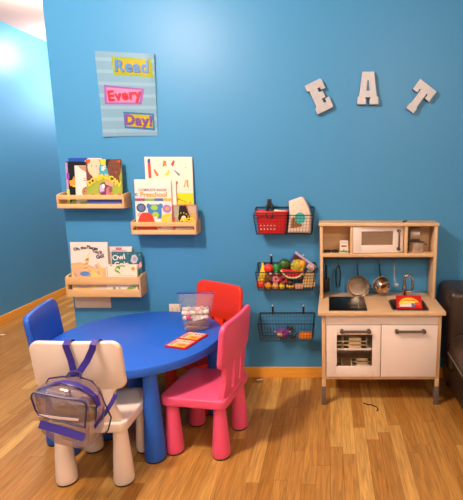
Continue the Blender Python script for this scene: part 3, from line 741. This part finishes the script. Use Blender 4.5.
b.lathe([(0, 0), (.022, 0), (.022, .008), (.016, .014), (.015, .060), (.012, .075), (0, .075)], CHR, 18, T(.452, -.105, Z1))
pts = [(.452, -.105, Z1+.06), (.452, -.105, Z1+.105)]+[(.452+.020*(1-math.cos(a)), -.105-.026*(1-math.cos(a)), Z1+.115+.030*math.sin(a)) for a in [PI*i/8 for i in range(9)]]+[(.492, -.157, Z1+.075), (.492, -.157, Z1+.06)]
b.tube(pts, .0085, CHR, 10)
b.tube([(.466, -.105, Z1+.035), (.498, -.110, Z1+.035)], .009, CHR, 10)
b.done('faucet', k)

# things on and in the kitchen
def crate(lab, x, y, z, w=.125, d=.09, h=.062):
    b = B(); m = wood('E0C49A', 'EBD3AE', 'X', .6); th = .005
    for s in (-1, 1):
        for q in (0, 1, 2):
            za = q*h*.36; zc = za+h*.28
            b.box(-w/2, w/2, s*(d/2)-th/2, s*(d/2)+th/2, za, zc, m, .0008).box(s*(w/2)-th/2, s*(w/2)+th/2, -d/2, d/2, za, zc, m, .0008)
    for sx in (-1, 1):
        for sy in (-1, 1): b.box(sx*(w/2-.016)-.016, sx*(w/2-.016)+.016, sy*(d/2)-th/2, sy*(d/2)+th/2, 0, h, m, .0008)
    b.box(-w/2, w/2, -d/2, d/2, 0, .004, m)
    o = b.done('toy_crate'); o.location = (x, y, z); tag(o, lab, 'crate', 'toy crates in the cabinet'); return o
crate('toy wooden crate in the middle of the upper cabinet shelf', .142, -.287, .3345, .132)
crate('toy wooden crate cut off at the left of the upper cabinet shelf', .0245, -.285, .3345, .088)
crate('toy wooden crate at the right of the lower cabinet space', .190, -.300, .1775, .132)
crate('toy wooden crate cut off at the left of the lower cabinet space', .0245, -.298, .1775, .088)

# pan hung facing us
p = thing('frying_pan', 'steel toy frying pan hanging from the rail over the cooktop', 'pan', (.172, -.082, .634))
Mp = Matrix(((1, 0, 0, 0), (0, 0, 1, 0), (0, -1, 0, 0), (0, 0, 0, 1)))   # lathe axis along +y
BR = mat('C9B8A6', .24, 1., .12, 120)
B().lathe([(0, .006), (.050, .006), (.056, .004), (.066, -.014), (.069, -.015), (.068, -.012), (.058, .008), (.052, .010), (0, .010)], BR, 40, Mp).done('pan_body', p)
B().tube([(0, -.004, .064), (-.003, -.001, .085), (-.005, -.001, .118)], .005, BLK, 8).tube([(-.005+.0055*math.cos(a), -.001, .1255+.0075*math.sin(a)) for a in [2*PI*i/12 for i in range(12)]], .0022, BLK, 6, True).done('pan_handle', p)
p = thing('saucepan', 'steel toy saucepan hanging beside the frying pan', 'pan', (.316, -.080, .640))
Ms = R('Z', 25) @ R('X', 16) @ Mp
B().lathe([(0, -.042), (.030, -.042), (.040, -.036), (.049, -.014), (.052, .012), (.055, .014), (.052, .016), (.047, .010), (.042, -.025), (.030, -.036), (0, -.037)], mat('C7AD90', .22, 1.), 40, Ms).done('pan_body', p)
B().tube([(-.004, .012, .050), (-.012, .010, .085), (-.014, .006, .118)], .0048, BLK, 8).tube([(-.014+.005*math.cos(a), .006, .1255+.007*math.sin(a)) for a in [2*PI*i/12 for i in range(12)]], .0022, BLK, 6, True).done('pan_handle', p)
p = thing('spatula', 'black toy spatula hanging leftmost on the kitchen rail', 'utensil', (-.024, -.074, .60))
B().prism(rrect(.046, .090, .007, 4, 0, .042), -.002, .002, BLK, XZ, .001).done('blade', p)
B().tube([(0, 0, .08), (0, -.002, .11), (0, 0, .165)], .0075, BLK, 8).done('grip', p)
p = thing('tongs', 'black toy tongs hanging second on the kitchen rail', 'utensil', (.049, -.074, .625))
for s in (-1, 1): B().strip([(s*.006, 0, .125), (s*.013, 0, .105), (s*.014, 0, .05), (s*.008, 0, .0)], .014, .004, BLK, (.4, 1, 0)).done('arm', p)
B().tube([(-.009, 0, .125), (0, 0, .137), (.009, 0, .125)], .007, BLK, 8).done('pivot', p)
p = thing('ladle', 'thin clear grey toy ladle hanging right of the saucepan', 'utensil', (.396, -.076, .648))
CLR = film('A8B4B8', .4, .1, .15)
B().tube([(-.004, 0, .122), (-.002, 0, .06), (.004, -.004, .012)], .0035, CLR, 8).done('stem', p)
B().lathe([(0, -.016), (.012, -.013), (.018, -.004), (.019, .004), (.017, .003), (.011, -.011), (0, -.014)], CLR, 18, T(.010, -.014, .0)).done('bowl', p)

# box in the sink
bx = thing('food_box', 'red and yellow toy food box lying in the sink', 'box', (.452, -.312, .556))
bx.rotation_euler = (math.radians(-58), 0, math.radians(-3))
B().box(-.072, .072, -.012, .012, 0, .100, mat('C8181C', .4), .001).done('carton', bx, 0)
b = B()
for dd, (pts, hx) in enumerate(((rect(-.066, .012, .066, .040), 'D83020'), (arc(.0, .028, .060, 0, 180, 16, .9), 'F0C22A'), (arc(.0, .026, .045, 20, 160, 16, .75), 'F6DC70'), ([(-.060, .012), (.030, .012), (.022, .036), (-.050, .030)], 'E8DCD0'), ([(.012, .012), (.034, .012), (.024, .040), (.010, .038)], '3A78B0'), (rect(-.03, .055, .035, .064), 'D88A1E'), (ell(.045, .035, .016, .012), 'E84A2A'))):
    b.poly(pts, .0124+.0001*dd, mat(hx, .4), XZ)
b.done('carton_print', bx, 0)

# cubby things
p = thing('toy_packet', 'small white packet with red and green print in the left cubby', 'packet', (.083, -.108, .8485))
B().box(-.024, .024, -.008, .008, 0, .074, mat('EADFD0', .5), .0012).done('packet_body', p, 0)
b = B()
for pts, hx in (([(-.016, .036), (.016, .036), (.016, .046), (-.016, .046)], 'C83A34'), ([(-.022, .003), (.022, .003), (.016, .018), (.006, .012), (.0, .026), (-.006, .012), (-.018, .016)], '4F8A34'), (rect(-.018, .058, .018, .063), 'B8A8A0')):
    b.poly(pts, .0084, mat(hx, .5), XZ)
b.done('packet_print', p, 0)
p = thing('sunglasses', 'dark folded sunglasses lying in the left cubby', 'glasses', (.008, -.108, .8486))
LN = mat('2A1810', .15)
for s in (-1, 1):
    B().lathe([(0, 0), (.019, .001), (.021, .008), (.019, .016), (0, .018)], LN, 20, T(s*.024, 0, .002) @ Matrix.Diagonal((1.05, .32, 1, 1))).done('lens', p)
    B().tube([(s*.045, 0, .012), (s*.044, .03, .010), (-s*.030, .045+.004*s, .007)], .002, LN, 6).done('temple', p)
B().tube([(-.006, 0, .013), (0, -.002, .015), (.006, 0, .013)], .0022, LN, 6).done('bridge', p)
pot = mat('CFC6BC', .25, .75)
def potm(r, h): return [(0, 0), (r*.96, 0), (r, .004), (r, h), (r+.003, h+.001), (r, h+.003), (r-.002, h), (r-.003, .004), (0, .004)]
p = thing('toy_pot', 'steel toy pot at the bottom of the stack in the right cubby', 'pot', (.523, -.072, .8485), group='toy pots in the right cubby')
B().lathe(potm(.048, .058), pot, 32).done('pot_body', p)
for s in (-1, 1): B().tube([(s*.048, -.012, .045), (s*.062, -.008, .046), (s*.062, .008, .046), (s*.048, .012, .045)], .003, DSTEEL, 6).done('handle', p)
p = thing('toy_pot', 'dark toy pot tilted on its side on top of the steel pot', 'pot', (.520, -.072, .9105), group='toy pots in the right cubby')
Mt = T(0, 0, .0445) @ R('Z', -10) @ R('Y', 90) @ T(0, 0, -.035)
B().lathe(potm(.0435, .055), mat('B8AEA6', .25, .8), 32, Mt).done('pot_body', p)
p = thing('ball_pen', 'dark pen lying across the front edge of the kitchen top', 'pen', (.447, -.095, 1.0365), (0, 0, 62))
B().tube([(-.035, 0, 0), (.030, 0, 0)], .0042, mat('1E2130', .4), 8).done('barrel', p)
B().tube([(.030, 0, 0), (.040, 0, -.001)], [.004, .0012], mat('8A8A90', .3, 1.), 8).done('tip', p)

# ------------------------------------------------------------------ sofa
LE = mat('33241C', .36, 0, .35, 55, .12)
LE2 = mat('3B2A20', .36, 0, .35, 55, .12)
s = thing('leather_sofa', 'dark brown leather sofa at the right edge beside the toy kitchen', 'sofa', (.66, 0, 0))
def pillow(b, x0, x1, y0, y1, z0, z1, m, bev):
    b.box(x0, x1, y0, y1, z0, z1, m, bev, 5)
b = B(); pillow(b, .055, 1.3, -.94, -.05, .03, .29, LE, .04); b.done('base', s)
b = B(); pillow(b, .015, 1.3, -.33, -.02, .18, .665, LE, .04); b.tube([(.03, -.30, .55), (.6, -.325, .555), (1.28, -.30, .55)], .012, LE, 8); b.done('backrest', s)
b = B(); pillow(b, .010, 1.3, -.98, -.31, .262, .43, LE2, .075); b.done('seat_cushion', s)
b = B(); ST = mat('8A7660', .7)
for z in (.318, .304): b.tube([(.0095 if z > .31 else .0145, -.35-.055*i, z+.002*math.sin(i)) for i in range(11)], .0016, ST, 5)
b.done('stitching', s)
for x in (.10, 1.22):
    for y in (-.88, -.12): B().lathe([(0, 0), (.025, 0), (.03, .032), (0, .032)], mat('1A1310', .5), 16, T(x, y, 0)).done('foot', s)

# ------------------------------------------------------------------ backpack on the white chair
PUR = mat('34288A', .35); PURD = mat('2A2058', .3)
bp = thing('clear_backpack', 'clear plastic backpack with purple trim hung on the white chair', 'backpack', (-1.020, -1.098, 0))
def loft(b, secs, m, n=24, cap=True):
    """secs: (cx, cy, z, rx, ry, power)"""
    t = bmesh.new(); rings = []
    for cx, cy, z, rx, ry, pw_ in secs:
        rg = []
        for k_ in range(n):
            a = 2*PI*k_/n; c, d = math.cos(a), math.sin(a)
            rg.append(t.verts.new((cx+rx*math.copysign(abs(c)**pw_, c), cy+ry*math.copysign(abs(d)**pw_, d), z)))
        rings.append(rg)
    for a, c in zip(rings, rings[1:]):
        for k_ in range(n): t.faces.new((a[k_], a[(k_+1) % n], c[(k_+1) % n], c[k_]))
    if cap: t.faces.new(rings[0]); t.faces.new(rings[-1])
    bmesh.ops.recalc_face_normals(t, faces=t.faces[:])
    return b.merge(t, m)
bp.scale = (1, 1, 1)
CP = film('7E6A90', .22, .06, .18)
B().prism([(-.118, .505), (-.100, .533), (-.05, .548), (.0, .552), (.075, .535), (.125, .498), (.136, .44), (.122, .34), (.100, .300), (.0, .335), (-.062, .390)], .030, .150, CP, XZ, .028, 4).done('bag_body', bp)
B().prism([(-.064, .545), (-.052, .553), (.035, .533), (.128, .517), (.138, .505), (.133, .45), (.118, .335), (.108, .326), (.060, .331), (-.006, .350), (-.055, .395), (-.058, .47)], .152, .188, CP, XZ, .012, 3).done('front_pocket', bp)
b = B()
def rel3(pts, y): return [(p[0], y, p[1]) for p in pts]
b.tube(rel3([(-.071, .535), (-.067, .549), (-.057, .557), (.031, .539), (.126, .524), (.140, .514), (.141, .495), (.127, .418), (.10, .425), (-.035, .465), (-.050, .470), (-.060, .488)], -.190), .0036, PURD, 7, True)
b.tube(rel3([(-.118, .500), (-.122, .515), (-.108, .532), (-.05, .540), (.013, .542), (.074, .521), (.100, .487), (.130, .40), (.143, .365), (.125, .31), (.101, .286)], -.028), .0034, PURD, 7)
b.tube(rel3([(-.09, .47), (-.105, .515), (-.085, .535), (.004, .559), (.074, .540), (.127, .505), (.139, .468), (.128, .40)], -.120), .0034, PURD, 7)
b.done('piping', bp)
b = B(); b.strip(rel3([(-.110, .505), (-.085, .528), (-.04, .545), (.004, .553), (.05, .545), (.095, .522), (.130, .490), (.140, .455)], -.105), .024, .003, PUR, (0, 1, .4)); b.done('zipper_tape', bp)
b = B(); b.strip([(-.050, -.192, .434), (.04, -.194, .409), (.122, -.192, .380)], .028, .003, PUR, (0, .4, 1)); b.done('pocket_trim', bp)
b = B(); b.strip([(-.052, -.1915, .468), (.03, -.1925, .458), (.105, -.1915, .450)], .009, .002, mat('D8C8C0', .4), (0, 0, 1)); b.done('pocket_hem', bp)
b = B(); b.strip([(.122, -.04, .415), (.135, -.08, .40), (.128, -.13, .385)], .018, .002, PUR, (0, .2, 1)); b.done('side_trim', bp)
# two shoulder straps looped over the chair's back, meeting at the bag's grip
for pts in ([(.006, -.030, .541), (.003, -.014, .56), (-.004, -.0105, .60), (-.012, -.017, .65), (-.014, -.019, .667), (-.014, .0, .6795), (-.014, .020, .6765), (-.014, .030, .66), (-.013, .034, .60)],
            [(.022, -.030, .541), (.032, -.014, .56), (.060, -.0105, .60), (.088, -.016, .65), (.093, -.018, .667), (.094, .002, .6795), (.095, .022, .6765), (.095, .034, .66), (.094, .038, .60)]):
    B().strip(pts, .026, .0022, PUR).done('strap', bp)
B().strip([(.150, .012, .445), (.142, -.010, .42), (.122, -.030, .385), (.108, -.045, .365)], .026, .0022, PUR, (.8, 0, .6)).done('strap', bp)
b = B(); b.tube([(-.022, -.05, .545), (-.014, -.035, .558), (.012, -.030, .562), (.034, -.035, .558), (.042, -.05, .543)], .005, PURD, 7); b.done('grip_loop', bp)
for ch in bp.children:
    if not ch.name.startswith('strap'):
        for v in ch.data.vertices: v.co.x = .14+(v.co.x-.14)*.92
tag(loft(B(), [(0, 0, 0, .070, .020, .6), (0, 0, .006, .080, .028, .6), (0, 0, .04, .085, .030, .6), (0, 0, .050, .07, .022, .7)], mat('6A6A2A', .6, 0, .4, 60, .3)).done('pouch'), 'olive green pouch lying inside the clear backpack', 'pouch').location = (-.976, -1.205, .400)
tag(loft(B(), [(0, 0, 0, .03, .02, .6), (0, 0, .005, .034, .024, .6), (0, 0, .03, .03, .022, .8)], mat('C08A88', .6, 0, .4, 60, .2)).done('cloth'), 'dusty pink cloth at the right inside the clear backpack', 'cloth').location = (-.933, -1.165, .452)

# ------------------------------------------------------------------ on the table
zt = TH+.0005
zb_ = thing('zip_bag', 'clear zip bag of crayons and pieces standing on the blue table', 'bag', (-.732, -.415, zt), (0, 0, 10))
FM = film('A8ACC8', .18, .12, .08)
b = B(); loft(b, [(0, 0, 0, .060, .036, .7), (0, 0, .004, .069, .046, .65), (.002, 0, .03, .075, .050, .7), (.002, 0, .075, .080, .044, .8), (.004, .002, .13, .088, .026, .9), (.006, .003, .200, .098, .005, 1.)], FM, 28, True); b.done('film', zb_)
B().strip([(-.094, .003, .205), (-.03, .001, .203), (.03, .004, .199), (.106, .003, .193)], .007, .004, mat('2A3FA8', .35), (0, 0, 1)).done('zipper', zb_)
rr = random.Random(5)
cols = ['E8DCC8', 'E0CDB8', 'D8BFA8', 'B87A58', 'A86A50', 'E6D8CC', 'C89A78', '8A5A48', 'DCC8B8', 'C06A70']
Mz = T(-.732, -.415, zt) @ R('Z', 10)
for i in range(26):
    layer = i//6; z = .0085+layer*.0135
    if layer < 4:
        ln = rr.uniform(.034, .046); y = -.034+(i % 6)*.0136; x = rr.uniform(-.018, .018); an = rr.uniform(-5, 5)
        hx = ('B87A58', 'D8C0A8', 'A86A50', 'C89A78', 'E0CDB8', '8A5A48')[rr.randrange(6)]
    else:
        ln = .03; y = -.012+(i-24)*.02; x = -.01; an = 8; hx = 'E6D8CC'; z = .0645
    b = B(); m = mat(hx, .5); b.tube([(-ln, 0, 0), (ln-.008, 0, 0), (ln, 0, 0)], [.0060, .0060, .002], m, 8)
    o = b.done('crayon'); o.matrix_world = Mz @ T(x, y, z) @ R('Z', an)
    tag(o, 'crayon in the jumble at the bottom of the clear zip bag', 'crayon', 'crayons in the zip bag')
for i in range(24):
    b = B(); hx = ('ECE0D0', 'E8DAC8', 'D8A8A8', 'DCC8C0', 'E4D2C4', 'C8A088', 'E8E0D8')[(i*5) % 7]
    b.lathe([(0, -.014), (.010, -.014), (.012, -.008), (.012, .008), (.010, .014), (0, .014)], mat(hx, .6, 0, .3, 80), 12)
    o = b.done('chalk_piece'); o.matrix_world = Mz @ T(-.055+(i % 6)*.022+rr.uniform(-.002, .002), (-.026, .0, -.024, .004)[i//6]+rr.uniform(-.003, .003), .074+.0125*(i//6)+rr.uniform(-.002, .003)) @ R('X', rr.uniform(20, 160)) @ R('Y', rr.uniform(0, 180))
    tag(o, 'short pale piece on top of the crayons in the zip bag', 'chalk', 'pale pieces in the zip bag')
o = B().sph(0, 0, 0, .013, mat('D8387A', .5, 0, .3, 60), .011, .012).done('pompom'); o.matrix_world = Mz @ T(-.034, -.036, .078)
tag(o, 'bright pink ball showing through the front of the zip bag', 'ball')
o = B().box(-.036, .036, -.0015, .0015, -.006, .006, mat('EDE2D6', .6), .001).done('paper_strip'); o.matrix_world = Mz @ T(.022, -.041, .070) @ R('Y', -14)
tag(o, 'white strip of paper slanting across the inside of the zip bag', 'paper')

def packet(lab, x, y, rz):
    p = thing('crayon_box', lab, 'packet', (x, y, zt), (0, 0, rz), 'flat packets on the table')
    B().box(-.048, .048, -.060, .060, 0, .010, mat('CF1E1A', .4), .0012).done('carton', p, 0)
    b = B(); d = .0102
    for q, (pts, hx) in enumerate(((rect(-.044, -.056, .044, .046), 'E8B83A'), (rect(-.044, .02, .044, .05), 'E8D0B0'), (rect(.004, -.056, .044, .012), 'EBD6C0'), (rect(-.036, .030, .030, .036), '7A3A20'), (rect(-.030, .041, .02, .045), '7A3A20'), (ell(-.020, -.020, .014, .022), 'E07A1E'), (rect(.012, -.044, .036, -.036), 'C84A3A'), (rect(.012, -.026, .036, -.020), '8A4A3A'), (ell(.024, -.004, .010, .008), 'D8503A'), (rect(-.044, -.056, .044, -.050), 'D83A24'))):
        b.poly(pts, d+.0001*q, mat(hx, .4))
    b.done('carton_print', p, 0)
packet('flat red and yellow crayon packet nearest the table edge', -.742, -.650, 72)
packet('flat red and yellow crayon packet lying nearer the zip bag', -.712, -.549, 72)

# ------------------------------------------------------------------ bits on the floor
b = B(); b.tube([(-.05, .045, .003), (-.035, .03, .003), (-.005, .02, .004), (.02, .0, .003), (.028, -.03, .003), (.018, -.045, .003)], .003, mat('3A1A22', .5), 6)
tag(b.done('cord'), 'short dark cord lying on the wood floor below the kitchen', 'cord').location = (.245, -.39, 0)
b = B(); b.prism([(-.02, -.008), (.0, -.012), (.016, .0), (.024, .012), (.004, .010), (-.012, .006)], 0, .004, mat('E6DCD0', .7), None, .001)
tag(b.done('paper_scrap'), 'tiny white scrap on the floor by the baseboard right of the pink chair', 'scrap').location = (-.455, -.045, 0)
b = B(); b.prism([(-.02, -.008), (.012, -.012), (.022, .004), (-.008, .010)], 0, .004, mat('EFE8E0', .7), None, .001)
tag(b.done('paper_scrap'), 'tiny white scrap on the floor at the far left', 'scrap').location = (-2.69, .77, 0)

# ------------------------------------------------------------------ camera and light
cd = bpy.data.cameras.new('camera'); cam = bpy.data.objects.new('camera', cd); COL.objects.link(cam)
cam.location = (0, -2.82, 1.35); cam.rotation_euler = (math.radians(90-10.4), 0, 0)
cd.sensor_width = 36; cd.sensor_fit = 'AUTO'; cd.lens = 460/500*36
cd.shift_x = (231.5-330)/500; cd.shift_y = (252-250)/500
cd.clip_start = .05
S.camera = cam

def lamp(name, loc, power, hexc, size, kind='AREA', rot=(0, 0, 0)):
    l = bpy.data.lights.new(name, kind); l.energy = power; l.color = lin(hexc)[:3]
    if kind == 'AREA': l.shape = 'DISK'; l.size = size
    else: l.shadow_soft_size = size
    o = bpy.data.objects.new(name, l); COL.objects.link(o); o.location = loc; o.rotation_euler = [math.radians(a) for a in rot]
    return o
lamp('ceiling_or_fill_light', (-1.28, -1.62, 2.48), 104, 'FFF0E0', .10, 'POINT')
lamp('ceiling_or_fill_light', (.8, -3.2, 2.48), 64, 'FFF0E0', .25, 'POINT')  # added fill behind the camera, evens out the light on the front wall
lamp('hall_or_fill_light', (-2.48, 2.0, 2.44), 26, 'FFF4EA', .15, 'POINT')
lamp('hall_or_fill_light', (-2.25, 3.1, 2.15), 28, 'F4F6FF', .32, 'POINT')
lamp('hall_or_fill_light', (-2.15, .75, 2.32), 26, 'FFF2E4', .12, 'POINT')  # added fill out of view, lifts the left wall without a visible reflection
w = bpy.data.worlds.new('world'); S.world = w; w.use_nodes = True
w.node_tree.nodes['Background'].inputs[0].default_value = (.8, .85, 1, 1); w.node_tree.nodes['Background'].inputs[1].default_value = .15

S.view_settings.view_transform = 'Standard'; S.view_settings.look = 'None'
S.view_settings.gamma = 1; S.view_settings.use_curve_mapping = False
S.view_settings.exposure = .66
